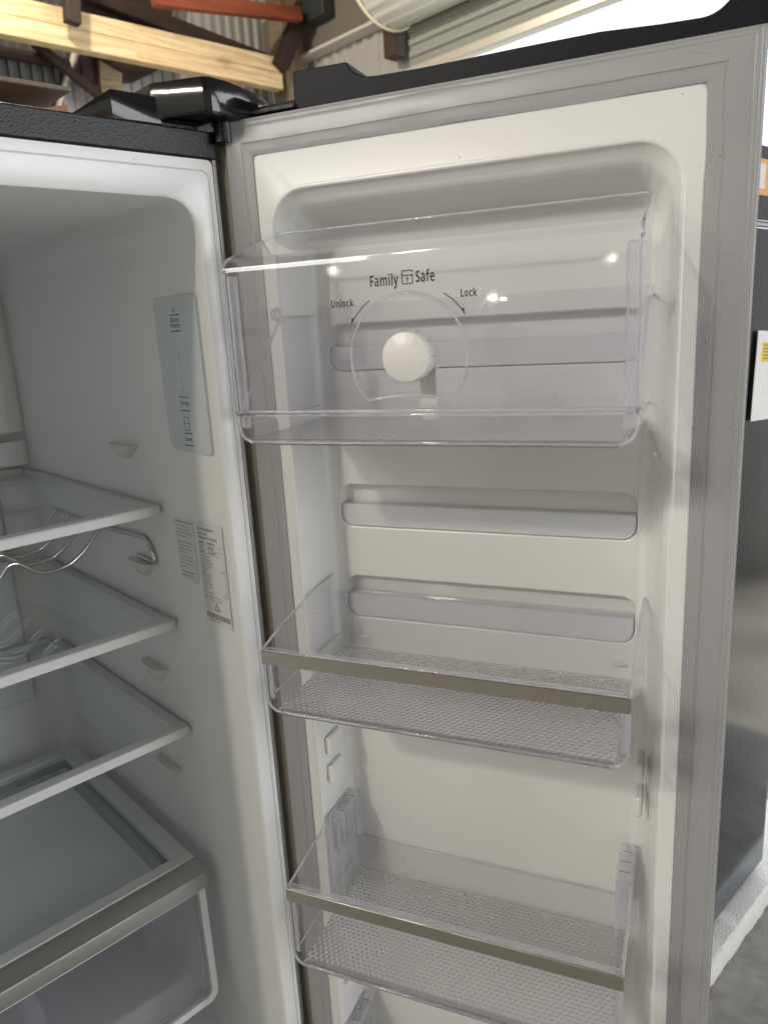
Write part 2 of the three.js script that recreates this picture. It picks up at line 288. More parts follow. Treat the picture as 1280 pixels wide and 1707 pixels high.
part('freezer_front', off(box(-0.925, -0.49, 0.06, 1.665, -0.02, ZF - 0.002, 0.004)), M.cavity, fridge);
{ // cavity: front flange, then the walls, then the back
  const Y0 = 0.46, ring = (x0, x1, y0, y1, r, z) => rr(x0, x1, y0, y1, r, 10, 10).map(([x, y]) => [x, y, z]);
  const rings = [
    ring(-0.487, -0.0228, 0.40, 1.6672, 0.006, ZF - 0.012), ring(-0.487, -0.0228, 0.40, 1.6672, 0.006, ZF - 0.002), ring(-0.4865, -0.0234, 0.401, 1.6665, 0.006, ZF),
    ring(-0.4815, -0.0285, 0.405, 1.6565, 0.008, ZF + 0.0004), ring(-0.4807, -0.0293, 0.406, 1.6555, 0.008, ZF - 0.0012), ring(-0.48, -0.0300, 0.407, 1.6545, 0.008, ZF + 0.0004),
    ring(-0.467, -0.0445, 0.447, 1.6305, 0.034, ZF), ring(-0.465, -0.0465, 0.4575, 1.628, 0.034, ZF - 0.0015), ring(-0.464, -0.0476, 0.46, 1.6265, 0.034, ZF - 0.006),
    ring(-0.462, -0.0495, 0.462, 1.622, 0.034, -0.20), ring(-0.460, -0.0515, 0.464, 1.616, 0.034, -0.60),
  ];
  for (let i = 1; i <= 6; i++) { const a = i / 6 * Math.PI / 2, k = 0.05 * (1 - Math.cos(a)); rings.push(ring(-0.460 + k, -0.0515 - k, 0.464 + k, 1.616 - k, 0.034, -0.60 - 0.06 * Math.sin(a))); }
  const liner = part('liner', off(uvSpread(loft(rings, { cap1: true, crease: 0.7 }))), M.cavity, fridge, 'glossy white moulded inner lining of the cabinet');
  // moulded supports on the right wall: rounded wedges
  for (const [y, z0, z1, h] of [[1.3545, -0.27, -0.198, 0.022], [1.191, -0.262, -0.192, 0.024], [1.032, -0.266, -0.196, 0.030], [0.872, -0.266, -0.196, 0.028]]) {
    for (const s of [1, -1]) {
      const rg = []; for (let k = 0; k <= 6; k++) { const q = k / 6, d = 0.018 * Math.sqrt(1 - q * q) + 0.0004, a = 1 - 0.8 * q; const zc = (z0 + z1) / 2, hz = (z1 - z0) / 2; rg.push(arcPts(0, 0, 1, 0, Math.PI, 20).map(([cx, cy]) => { const zz = hz * a * Math.sign(cx) * Math.pow(Math.abs(cx), 0.7), tt = Math.pow(cy, 0.6); return s > 0 ? [-0.049 + 0.002 - tt * d, y - q * h * 1.0, zc + zz] : [-0.463 - 0.002 + tt * d, y - q * h, zc + zz]; })); }
      part('shelf_support', off(loft(rg, { cap0: true, cap1: true, crease: 0.5 })), M.support, liner);
    }
  }
  // rounded duct down the back right corner
  const duct = (y0, y1) => { const sec = []; for (let i = 0; i <= 12; i++) { const a = i / 12 * Math.PI; sec.push([-0.078 + 0.03 * Math.cos(a), 0, -0.635 + 0.026 * Math.sin(a)]); } return loft([sec.map(([x, , z]) => [x, y0, z]), sec.map(([x, , z]) => [x, y0 + 0.004, z]), sec.map(([x, , z]) => [x, y1 - 0.004, z]), sec.map(([x, , z]) => [x, y1, z])], { cap0: true, cap1: true, crease: 0.5 }); };
  part('corner_duct', off(duct(1.348, 1.575)), M.cavity, liner);
  part('corner_duct', off(duct(1.292, 1.333)), M.cavity, liner);
  part('back_panel', off(box(-0.42, -0.105, 0.85, 1.58, -0.668, -0.648, 0.008)), std([0.72, 0.74, 0.76], 0.35), liner);
  // control panel on the right wall
  const pz = (z) => (z + 0.105) / 0.098, W = 560, H = 1090;
  const panelTex = canvasTex(W, H, (c) => {
    c.fillStyle = '#c9d0d2'; c.fillRect(0, 0, W, H);
    c.fillStyle = '#2a3032'; c.strokeStyle = '#2a3032'; c.textAlign = 'center'; c.lineWidth = 7;
    const X = 270, line = (y) => { c.beginPath(); c.moveTo(X - 62, y); c.lineTo(X + 62, y); c.stroke(); };
    c.globalAlpha = 0.35; c.beginPath(); c.moveTo(X - 22, 108); c.lineTo(X, 74); c.lineTo(X + 22, 108); c.closePath(); c.fill(); c.globalAlpha = 1;
    line(128); c.font = 'bold 42px sans-serif'; c.fillText('Quick', X, 176); c.fillText('Freeze', X, 214); line(236);
    c.globalAlpha = 0.4; c.font = 'bold 34px sans-serif'; ['1', '2', '3', '4', '5'].forEach((s, i) => { const y = 340 + i * 78; c.fillText(s, X, y); if (i % 2 === 0) { c.fillRect(X - 100, y - 16, 10, 10); c.fillRect(X + 90, y - 16, 10, 10); } }); c.globalAlpha = 1;
    line(690); c.font = 'bold 42px sans-serif'; c.fillText('Temp', X, 748); line(786);
    c.lineWidth = 5; c.strokeRect(X - 32, 832, 64, 96); c.beginPath(); c.moveTo(X - 32, 876); c.lineTo(X + 32, 876); c.stroke(); c.lineWidth = 7;
    line(950); c.fillText('Zone', X, 1004); line(1036);
  });
  void pz;
  const face = new THREE.ShapeGeometry(shapeOf(rr(-0.1045, -0.0075, 1.357, 1.5355, [0.02, 0.008, 0.008, 0.004])), 8);
  { const p = face.attributes.position, uv = face.attributes.uv; for (let i = 0; i < p.count; i++) uv.setXY(i, (p.getX(i) + 0.105) / 0.098, (p.getY(i) - 1.3565) / 0.1795); }
  const turnWall = (g, x) => g.rotateY(-Math.PI / 2).translate(x, 0, 0);  // xy outline -> the right wall, facing -x: (x, y) becomes (z, y)
  const flipped = (g) => { const p = g.attributes.position; for (let i = 0; i < p.count; i++) { const z = p.getX(i), y = p.getY(i), d = p.getZ(i); p.setXYZ(i, -d, y, z); } g.computeVertexNormals(); return g; };
  void turnWall;
  const body = flipped(extrude(shapeOf(rr(-0.105, -0.007, 1.3565, 1.536, [0.02, 0.008, 0.008, 0.004])), 0.004, 0.0014)).translate(-0.0462, 0, 0);
  const panel = part('control_panel', off(body), std([0.58, 0.63, 0.645], 0.16), liner, 'pale blue control panel with printed buttons');
  void panel;
  const fm = std([1, 1, 1], 0.14); fm.map = panelTex; fm.color.setRGB(1, 1, 1);
  part('panel_print', off(flipped(face).translate(-0.0505, 0, 0)), fm, liner);
  // rating stickers
  const para = (c, x, y, w, rows, fs, lh, words) => { c.font = `${fs}px sans-serif`; for (let i = 0; i < rows; i++) c.fillText(words[i % words.length], x, y + i * lh, w); };
  const t1 = canvasTex(360, 700, (c, w, h) => {
    c.fillStyle = '#e4e3df'; c.fillRect(0, 0, w, h); c.fillStyle = '#33302c'; c.textAlign = 'left';
    c.font = 'bold 27px sans-serif'; c.fillText('WARNING: Read before use', 14, 48, 330);
    para(c, 20, 92, 320, 4, 25, 38, ['Do not store explosive', 'substances or aerosols', 'with flammable propellant', 'in this appliance']);
    para(c, 26, 272, 320, 4, 25, 38, ['Keep ventilation openings', 'clear of obstruction in', 'the appliance enclosure', 'or structure']);
    para(c, 30, 434, 320, 4, 25, 38, ['Do not use mechanical', 'devices to accelerate', 'the defrosting process', 'at any time']);
    c.font = 'bold 26px sans-serif'; c.fillText('Do not damage the', 36, 610, 310); c.fillText('refrigerant circuit', 36, 650, 310);
  });
  const t2 = canvasTex(420, 900, (c, w, h) => {
    c.fillStyle = '#e6e5e1'; c.fillRect(0, 0, w, h); c.fillStyle = '#33302c'; c.strokeStyle = '#33302c';
    c.lineWidth = 4; c.beginPath(); c.arc(40, 50, 17, 0, 7); c.stroke(); c.font = 'bold 18px sans-serif'; c.textAlign = 'center'; c.fillText('W', 40, 57);
    c.textAlign = 'left'; c.font = 'bold 34px sans-serif'; c.fillText('Westinghouse', 70, 62, 210);
    c.font = 'bold 26px sans-serif'; c.fillText('FROST FREE', 20, 104); c.fillText('REFRIGERATOR-FREEZER', 20, 138, 360);
    const row = (a, b, y, bold) => { c.font = `${bold ? 'bold ' : ''}24px sans-serif`; c.fillText(a, 20, y, 200); c.textAlign = 'right'; c.fillText(b, 400, y, 220); c.textAlign = 'left'; };
    c.font = 'bold 28px sans-serif'; c.fillText('Model', 20, 180); c.fillText('WSE6630', 160, 180); c.fillText('PNC', 20, 220); c.fillText('925062', 160, 220); c.fillText('Serial', 20, 260); c.fillText('B 2240013', 160, 260);
    c.lineWidth = 2; for (const y of [190, 230, 270]) { c.beginPath(); c.moveTo(20, y); c.lineTo(400, y); c.stroke(); }
    [['Gross volume', 'L'], ['Freezer volume', 'L'], ['Fresh food volume', 'L'], ['Freezing capacity', 'kg'], ['Refrigerant', 'R600a'], ['Charge', 'g'], ['Rated voltage', 'V'], ['Rated current', 'A'], ['Frequency', 'Hz'], ['Defrost power', 'W'], ['Climate class', 'T'], ['Lamp', 'LED'], ['Insulation gas', 'C5H10']].forEach(([a, b], i) => row(a, b, 300 + i * 27));
    para(c, 20, 656, 380, 2, 22, 26, ['Made for household use only', 'See user manual for details']);
    c.lineWidth = 7; c.beginPath(); c.moveTo(205, 694); c.lineTo(165, 764); c.lineTo(245, 764); c.closePath(); c.stroke(); c.lineWidth = 4; c.beginPath(); c.arc(205, 742, 14, 0, 7); c.stroke();
    let s = 7; c.fillStyle = '#26231f'; for (let x = 24; x < 396;) { s = (s * 37 + 11) % 101; const bw = 2 + s % 5; c.fillRect(x, 800, bw, 48); x += bw + 2 + s % 4; }
    c.font = '22px sans-serif'; c.fillText('925062 04 2240013', 60, 874, 300);
  });
  const sticker = (z0, z1, y0, y1, tex, shear) => {
    const g = new THREE.PlaneGeometry(1, 1); const p = g.attributes.position;
    for (let i = 0; i < p.count; i++) { const u = p.getX(i) + 0.5, v = p.getY(i) + 0.5; p.setXYZ(i, -0.0489 + 0.0002 * 0, y0 + (y1 - y0) * v + shear * u, z0 + (z1 - z0) * u); }
    g.computeVertexNormals(); const m = std([0.92, 0.92, 0.92], 0.4); m.map = tex; return off(g), [g, m];
  };
  { const [g, m] = sticker(-0.124, -0.078, 1.185, 1.2685, t1, 0.001); part('warning_sticker', g, m, liner, 'narrow sticker of printed warnings'); }
  { const [g, m] = sticker(-0.0705, -0.009, 1.1395, 1.270, t2, 0.002); part('rating_sticker', g, m, liner, 'long rating sticker with a barcode'); }
}
function uvSpread(g) { // planar uv by the dominant direction of each face, metres
  const p = g.attributes.position, n = g.attributes.normal, uv = g.attributes.uv;
  for (let i = 0; i < p.count; i++) { const ax = Math.abs(n.getX(i)), ay = Math.abs(n.getY(i)), az = Math.abs(n.getZ(i)); if (az >= ax && az >= ay) uv.setXY(i, p.getX(i), p.getY(i)); else if (ax >= ay) uv.setXY(i, p.getZ(i), p.getY(i)); else uv.setXY(i, p.getX(i), p.getZ(i)); }
  return g;
}
{ // hinge cover on top of the cabinet
  const plan = (pts, y0, y1, slope) => { const g = extrude(shapeOf(pts.map(([x, z]) => [x, -z])), y1 - y0, 0.003); g.rotateX(-Math.PI / 2).translate(0, y0, 0); if (slope) { const p = g.attributes.position; for (let i = 0; i < p.count; i++) if (p.getY(i) > y0 + 0.5 * (y1 - y0)) p.setY(i, p.getY(i) + slope(p.getX(i), p.getZ(i))); g.computeVertexNormals(); } return g; };
  const a = plan([[-0.140, -0.06], [-0.122, 0.004], [-0.072, 0.004], [-0.06, -0.06]], 1.6942, 1.7225, (x) => (x < -0.13 ? -0.012 : 0));
  const b = plan([[-0.078, -0.07], [-0.078, 0.0], [-0.047, 0.046], [-0.040, 0.0495], [-0.02, 0.049], [0.02, 0.042], [0.045, 0.028], [0.056, 0.012], [0.058, -0.04], [0.03, -0.07]], 1.7005, 1.7345, (x) => -0.10 * Math.max(0, x + 0.03) - 0.02 * 0);
  const pin = new THREE.CylinderGeometry(0.010, 0.011, 0.026, 24).translate(-0.012, 1.695, 0.022);
  const foot = box(-0.075, -0.03, 1.6942, 1.7010, -0.06, 0.004, 0.003);
  part('hinge_cover', off(toCreasedNormals(merge([a, b, pin, foot]), 0.5)), M.blackGloss, fridge, 'glossy black hinge cover on top of the cabinet');
}

// ------------------------------------------------------------------ the open door (local axes: x from hinge to free edge, y up, z towards the food side)
const DP = [-0.0141, 0, 0.0244], DT = -(180 - 114.3971) * Math.PI / 180, DW = 0.5, VT = 1.7015, VB = 0.13;
const doorPoint = (u, v, w) => { const c = Math.cos(DT), s = Math.sin(DT); return [DP[0] + u * c + w * s, v, DP[2] - u * s + w * c]; };
const door = part('door', uvSpread(merge([box(-0.010, 0.5015, VB - 0.03, 1.7, -0.098, -0.091, 0.003), box(-0.0225, 0.0275, VB - 0.03, 1.6985, -0.0905, -0.0115, 0.002), box(0.470, 0.5015, VB - 0.03, 1.6985, -0.0905, -0.0115, 0.002), box(0.028, 0.4695, 1.672, 1.6985, -0.0905, -0.0115, 0.002), box(0.028, 0.4695, VB - 0.03, VB + 0.02, -0.0905, -0.0115, 0.002)])), M.doorShell, fridge, 'right door, open, with a black top edge');
door.position.set(DP[0] - FB[0], 0, DP[2] - FB[2]); door.rotation.y = DT;
{ // gasket: magnetic seal lofted round the door with mitred corners
  const prof = [[-0.0, -0.0108], [0, -0.003], [0.0005, -0.0012], [0.0022, -0.0006], [0.003, -0.0009], [0.0038, -0.0005], [0.0058, -0.0003], [0.0066, -0.0007], [0.0085, -0.0002], [0.016, 0.0008], [0.0218, 0.0012], [0.0226, 0.0004], [0.0238, 0.0002], [0.0246, 0.0010], [0.030, 0.0011], [0.0342, 0.0002], [0.0356, -0.0022], [0.036, -0.007]];
  const n = 80, rings = prof.map(([d, w]) => {
    const l = d / 0.036 * 0.0335, r = d / 0.036 * 0.0435, t = d / 0.036 * 0.0375, b = t, out = [];
    const P = [[l, VB + b], [DW - r, VB + b], [DW - r, VT - t], [l, VT - t]];
    for (let k = 0; k < 4; k++) for (let i = 0; i < n; i++) {
      const a = P[k], c = P[(k + 1) % 4], q = i / n; let x = a[0] + (c[0] - a[0]) * q, y = a[1] + (c[1] - a[1]) * q, ww = w;
      const wob = d / 0.036 * 0.0011 * noise3.noise(x * 22, y * 9, k * 3.1) + 0.0009 * (d > 0.005 ? 1 : 0) * noise3.noise(x * 14, y * 11, k * 5.7 + 2);
      if (k === 1) { const bump = Math.exp(-(((y - 1.615) / 0.022) ** 2)); x += (d / 0.036) ** 2 * (0.0036 * bump); ww += -0.003 * bump * Math.sin(Math.PI * d / 0.036) + 0.5 * wob; x += wob; }
      else if (k === 3) { x += wob; ww += 0.6 * wob; } else { y += wob; ww += 0.8 * wob; }
      out.push([x, y, ww]);
    }
    return out;
  });
  part('gasket', uvSpread(loft(rings, { crease: 0.22 })), M.gasket, door, 'grey rubber seal round the door with mitred corners');
  // inner liner of the door
  const R = (u0, u1, v0, v1, r, w) => lift(rr(u0, u1, v0, v1, r, 8, 10), w), b0 = VB + 0.03;
  const L = [
    R(0.030, 0.462, b0, 1.668, 0.006, -0.008), R(0.0315, 0.4605, b0, 1.6665, 0.006, -0.002), R(0.0335, 0.4585, b0 + 0.002, 1.6645, 0.007, 0.0),
    R(0.0455, 0.4455, b0 + 0.028, 1.6325, 0.037, 0.0002), R(0.0466, 0.4442, b0 + 0.030, 1.6314, 0.0365, 0.0014), R(0.0478, 0.4430, b0 + 0.032, 1.6300, 0.036, 0.0017), R(0.0488, 0.4415, b0 + 0.034, 1.6285, 0.036, 0.0010), R(0.0496, 0.4395, b0 + 0.037, 1.627, 0.036, -0.003),
    R(0.0502, 0.4370, b0 + 0.042, 1.6205, 0.036, -0.010), R(0.0508, 0.4352, b0 + 0.048, 1.6150, 0.035, -0.0150), R(0.0512, 0.4342, b0 + 0.054, 1.612, 0.034, -0.0200),
    R(0.0520, 0.4255, b0 + 0.062, 1.600, 0.034, -0.058),
  ];
  for (let i = 1; i <= 5; i++) { const a = i / 5 * Math.PI / 2, k = 0.014 * (1 - Math.cos(a)); L.push(R(0.0520 + k, 0.4240 - k, b0 + 0.064 + k, 1.5985 - k, 0.032, -0.058 - 0.014 * Math.sin(a))); }
  const inner = L[L.length - 1], WBK = -0.072;
  const slots = [[1.4395, 1.4955, 1.4690], [1.2543, 1.3092, 1.2838], [1.1370, 1.1942, 1.1690]], SU0 = 0.0668, SU1 = 0.4108;
  const back = shapeOf(inner); const pockets = [];
  for (const [v0, v1] of slots) {
    const o = rr(SU0, SU1, v0, v1, 0.0165, 8, 8); back.holes.push(pathOf(o));
    pockets.push(loft([lift(o, WBK), lift(rr(SU0 + 0.0012, SU1 - 0.0012, v0 + 0.0012, v1 - 0.0012, 0.0155, 8, 8), WBK - 0.0006), lift(rr(SU0 + 0.0018, SU1 - 0.0018, v0 + 0.0018, v1 - 0.0018, 0.015, 8, 8), WBK - 0.002), lift(rr(SU0 + 0.003, SU1 - 0.003, v0 + 0.003, v1 - 0.003, 0.0145, 8, 8), WBK - 0.015)], { cap1: true, crease: 0.6 }));
  }
  const bg = new THREE.ShapeGeometry(back, 8).translate(0, 0, WBK);
  const liner = part('door_liner', uvSpread(merge([loft(L, { crease: 0.34 }), bg, ...pockets])), M.liner, door, 'white moulded inner panel of the door');
  void liner;
  for (const [v0, v1, vm] of slots) {
    void v1;
    const o = rr(SU0 + 0.0024, SU1 - 0.0024, v0 + 0.0026, vm, [0.0145, 0.0145, 0.002, 0.002], 8, 8), q = rr(SU0 + 0.0032, SU1 - 0.0032, v0 + 0.0034, vm - 0.0012, [0.0138, 0.0138, 0.002, 0.002], 8, 8);
    part('slot_flap', loft([lift(o, WBK - 0.013), lift(o, WBK - 0.0008), lift(q, WBK + 0.0004)], { cap0: true, cap1: true, crease: 0.5 }), M.flap, door, 'grey lower half of a recessed slot');
  }
  // moulded lugs that carry the bins
  for (const [v, s] of [[0.985, 0], [0.945, 0], [1.018, 1], [0.978, 1], [0.63, 0], [0.60, 1]]) part('bin_lug', box(s ? 0.418 : 0.0505, s ? 0.4255 : 0.0585, v - 0.012, v + 0.012, -0.045, -0.012, 0.003), M.liner, door);
  // black cap along the top of the door
  const cap = [[-0.006, 1.7045], [-0.006, 1.714], [0.066, 1.7145], [0.0755, 1.7148], [0.0765, 1.7398], [0.1335, 1.7388]];
  for (let i = 0; i <= 14; i++) { const a = i / 14 * Math.PI / 2; cap.push([0.137 + 0.030 * (1 - Math.cos(a)), 1.7375 - 0.0155 * Math.sin(a)]); }
  for (const p of [[0.21, 1.7212], [0.30, 1.7222], [0.372, 1.7225], [0.42, 1.7195]]) cap.push(p);
  for (let i = 0; i <= 10; i++) { const a = i / 10 * Math.PI / 2; cap.push([0.452 + 0.028 * Math.sin(a), 1.7185 + 0.030 * (1 - Math.cos(a))]); }
  cap.push([0.481, 1.775], [0.512, 1.775], [0.512, 1.7045]);
  part('top_cap', extrude(shapeOf(cap), 0.070, 0.0012, -0.086), M.blackMatt, door, 'black moulded cap along the top of the door');
  part('cap_groove', box(0.004, 0.078, 1.7062, 1.7118, -0.022, -0.0125, 0.002), M.blackGloss, door);
}

// ------------------------------------------------------------------ clear door bins (authored in door axes, placed at their own base)
const BU0 = 0.052, BU1 = 0.4200, BW1 = 0.1076, BWB = -0.069, T = 0.0024, BUC = 0.236;
function uSection(v0, vt, r = 0.016) { // clear wall section: left wall, floor, right wall
  const o = [[BU0, vt], ...arcPts(BU0 + r, v0 + r, r, Math.PI, 1.5 * Math.PI), ...arcPts(BU1 - r, v0 + r, r, 1.5 * Math.PI, 2 * Math.PI), [BU1, vt]];
  const q = r - T; const i = [[BU1 - T, vt], ...arcPts(BU1 - r, v0 + r, q, 2 * Math.PI, 1.5 * Math.PI), ...arcPts(BU0 + r, v0 + r, q, 1.5 * Math.PI, Math.PI), [BU0 + T, vt]];
  return [...o, ...i];
}
const plateOutline = (v0, vt, r = 0.016, d = 0) => [[BU0 + d, vt - d], ...arcPts(BU0 + r, v0 + r, r - d, Math.PI, 1.5 * Math.PI), ...arcPts(BU1 - r, v0 + r, r - d, 1.5 * Math.PI, 2 * Math.PI), [BU1 - d, vt - d]];
function binGroup(name, label, v0, group) {
  const g = thing(name, label, 'door bin', doorPoint(BUC, v0, BWB), DT, group);
  g.userData.shift = undefined; delete g.userData.shift;
  return [g, (geo) => geo.translate(-BUC, -v0, -BWB)];
}
function tray(add, v0, vf, vb, vtop, cw = 0.0055) {
  const ws = []; for (let i = 0; i <= 16; i++) ws.push(BWB + 0.0026 + (BW1 - T - 0.0004 - BWB - 0.0026) * i / 16);
  add('body', merge([
    loft(ws.map((w) => lift(uSection(v0, vtop(w)), w)), { cap0: true, cap1: true, crease: 0.5 }),
    loft([lift(plateOutline(v0, vf), BW1 - T), lift(plateOutline(v0, vf), BW1 - 0.0006), lift(plateOutline(v0, vf, 0.016, 0.0006), BW1)], { cap0: true, cap1: true, crease: 0.5 }),
    loft([lift(plateOutline(v0, vb), BWB), lift(plateOutline(v0, vb), BWB + T)], { cap0: true, cap1: true, crease: 0.5 }),
  ]), M.clear);
  add('textured_floor', uvPlanar(box(BU0 + 0.012, BU1 - 0.012, v0 + T + 0.0004, v0 + T + 0.0014, BWB + 0.008, BW1 - 0.0035), 0, 2), M.cells);
  add('front_ledge', box(BU0 + 0.014, BU1 - 0.014, v0 - 0.0016, v0 - 0.0003, BW1 - 0.012, BW1 - 0.0005, 0.0006), M.cells);
  // solid edges where the clear plastic catches light
  const e = [], rt = 0.0013, N = 24;
  const side = (u) => Array.from({ length: N + 1 }, (_, i) => { const w = BWB + 0.002 + (BW1 - 0.002 - BWB) * i / N; return [u, vtop(w), w]; });
  e.push(capped(side(BU0 + T / 2), rt, 60), capped(side(BU1 - T / 2), rt, 60));
  const fo = plateOutline(v0, vf, 0.016, T / 2), k = fo.length >> 1;
  e.push(capped(fo.slice(0, k).map(([x, y]) => [x, y, BW1 - T / 2]), rt + 0.0002, 60, 10, 0), capped(fo.slice(k).map(([x, y]) => [x, y, BW1 - T / 2]), rt + 0.0002, 60, 10, 0));
  e.push(capped([[BU0 + 0.018, v0 + 0.0012, BW1 - T / 2], [BU1 - 0.018, v0 + 0.0012, BW1 - T / 2]], rt, 8));
  e.push(capped([[BU0 + T, v0 + 0.016, BWB + 0.004], [BU0 + T, v0 + 0.016, BW1 - 0.004]], 0.0008, 8), capped([[BU1 - T, v0 + 0.016, BWB + 0.004], [BU1 - T, v0 + 0.016, BW1 - 0.004]], 0.0008, 8));
  for (const s of [0, 1]) { const a = s ? BU1 - T - 0.0003 - cw : BU0 + T + 0.0003; e.push(box(a, a + cw, v0 + 0.014, vf - 0.0012, BW1 - T - 0.0046, BW1 - T - 0.0006, 0.0018)); }
  add('edge_rim', merge(e), M.edge);
}
{ // upper bin: dairy compartment with a hinged lid and a lock knob
  const v0 = 1.3874, vf = 1.4145, [g, loc] = binGroup('lidded_door_bin', 'clear lidded door bin with a white lock knob, topmost on the door', v0, 'clear bins on the open door');
  const add = (n, geo, mat, parent = g, label) => part(n, loc(geo), mat, parent, label);
  tray(add, v0, vf, 1.515, (w) => w > BW1 - 0.004 ? vf : Math.min(1.505, vf + (BW1 - 0.004 - w) * 0.95), 0.0095);
  add('front_rail', box(BU0 + 0.003, BU1 - 0.003, vf - 0.0028, vf + 0.0002, BW1 - 0.010, BW1 - 0.003, 0.0012), M.edge);
  // lid front plate with the round opening for the knob dish
  const LF = BW1 + 0.0004, cu = 0.2304, cv = 1.4635, R0 = 0.0533, chord = 1.4268;
  const a0 = Math.asin((chord - cv) / R0), dish = (r, ch) => { const b = Math.asin((ch - cv) / r); const pts = arcPts(cu, cv, r, b, Math.PI - b, 48); const [p, q] = [pts[pts.length - 1], pts[0]]; for (let i = 1; i < 12; i++) { const t = i / 12; pts.push([p[0] + (q[0] - p[0]) * t, p[1] + (q[1] - p[1]) * t + 0.004 * Math.sin(Math.PI * t)]); } return pts; };
  void a0;
  const u0 = BU0 - 0.0006, u1 = BU1 + 0.0006, vl = 1.4165, vh = 1.5455;
  const fs = shapeOf([[u0, vl], [u1, vl], [u1, vh], [u0, vh]]); fs.holes.push(pathOf(dish(R0, chord)));
  const front = extrude(fs, T, 0, LF - T);
  // curved shoulder and sloping top as one bent sheet
  const prof = [[LF, vh], ...arcPts(LF - 0.013, vh + 0.0002, 0.013, 0.05, 1.25, 8), [0.004, 1.5880]], inn = prof.map(([w, v], i) => { const a = prof[Math.max(0, i - 1)], b = prof[Math.min(prof.length - 1, i + 1)], d = Math.hypot(b[0] - a[0], b[1] - a[1]); return [w - (b[1] - a[1]) / d * T, v + (b[0] - a[0]) / d * T]; });
  const sec = [...prof, ...inn.slice().reverse()];
  const topSheet = loft([u0, u0 + 0.003, u1 - 0.003, u1].map((u) => sec.map(([w, v]) => [u, v, w])), { cap0: true, cap1: true, crease: 0.5 });
  const endPoly = [[LF - T - 0.0003, vl], [LF - T - 0.0003, vh - 0.001], ...inn.slice(1).map(([w, v]) => [w, v - 0.0004]), [0.004, 1.500], [0.018, 1.494], [0.030, 1.487], [LF - 0.012, vl]];
  const end = (ua, ub) => loft([endPoly.map(([w, v]) => [ua, v, w]), endPoly.map(([w, v]) => [ub, v, w])], { cap0: true, cap1: true, crease: 0.3 });
  const lid = add('lid', merge([front, topSheet, end(u0, u0 + T), end(u1 - T, u1)]), M.smeared, g, 'hinged clear lid with printed lettering');
  const e = [];
  for (const u of [u0 + T / 2, u1 - T / 2]) {
    e.push(capped([[u, vl, LF - T / 2], [u, vh, LF - T / 2]], 0.0016, 20), capped(prof.slice(1).map(([w, v]) => [u, v - 0.001, w - 0.001]), 0.0013, 40, 10, 0));
    e.push(capped([[u, vl, LF - 0.012], [u, 1.487, 0.030]], 0.0010, 10));
  }
  e.push(capped([[u0, vl + 0.001, LF - T / 2], [u1, vl + 0.001, LF - T / 2]], 0.0014, 10), capped([[u0 + 0.004, 1.5872, 0.005], [u1 - 0.004, 1.5872, 0.005]], 0.0013, 10));
  for (const s of [0, 1]) { const a = s ? u1 - T - 0.0003 - 0.0095 : u0 + T + 0.0003; e.push(box(a, a + 0.0095, vl + 0.001, vh - 0.003, LF - T - 0.0050, LF - T - 0.0006, 0.0018)); }
  add('lid_rim', merge(e), M.edge, lid);
  // the dish behind the knob
  const d0 = dish(R0, chord), d1 = dish(R0 - 0.0018, chord + 0.0012), d2 = dish(R0 - 0.0040, chord + 0.003);
  add('knob_dish', merge([loft([lift(d0, LF - 0.0001), lift(d1, LF - 0.010), lift(d2, LF - 0.0135)], { cap1: true, crease: 0.6 })]), M.clear, lid);
  add('dish_rim', new THREE.TubeGeometry(new THREE.CatmullRomCurve3(d0.map(([x, y]) => new THREE.Vector3(x, y, LF - 0.0005)), true), 160, 0.0010, 8, true), M.edge, lid);
  const kn = new THREE.LatheGeometry([[0, 0.0], [0.0215, 0.0], [0.0218, 0.003], [0.0214, 0.0195], [0.0208, 0.0208], [0.0196, 0.0214], [0, 0.0216]].map((p) => new THREE.Vector2(...p)), 64).rotateX(Math.PI / 2).translate(0.2297, 1.4634, 0.0915);
  for (let i = 0; i < 5; i++) { const a = -0.9 + i * 0.62, n = box(-0.0005, 0.0005, 0.0208, 0.0223, 0.0935, 0.106, 0.0003).rotateZ(-a).translate(0.2297, 1.4634, 0); add('knob_notch', n, std([0.5, 0.48, 0.44], 0.5), lid); }
  add('lock_knob', toCreasedNormals(kn, 0.5), M.knob, lid, 'round white lock knob');
  const lever = shapeOf(rr(0.2325, 0.2485, 1.4045, 1.458, [0.0078, 0.0078, 0.002, 0.002], 4, 8));
  add('lock_latch', extrude(lever, 0.0055, 0.0012, 0.0805), M.knob, lid, 'white latch tongue below the knob');
  for (const s of [0, 1]) { const c = new THREE.CylinderGeometry(0.0062, 0.0062, 0.005, 24).rotateZ(Math.PI / 2).translate(s ? u1 - 0.004 : u0 + 0.004, 1.5075, 0.022); const r = new THREE.TorusGeometry(0.0064, 0.0012, 8, 32).rotateY(Math.PI / 2).translate(s ? u1 - 0.0065 : u0 + 0.0065, 1.5075, 0.022); add('pivot', merge([c, r]), M.edge, g); }
  // printed lettering
  const X0 = 0.152, X1 = 0.302, Y0 = 1.486, Y1 = 1.540, S = 13000;
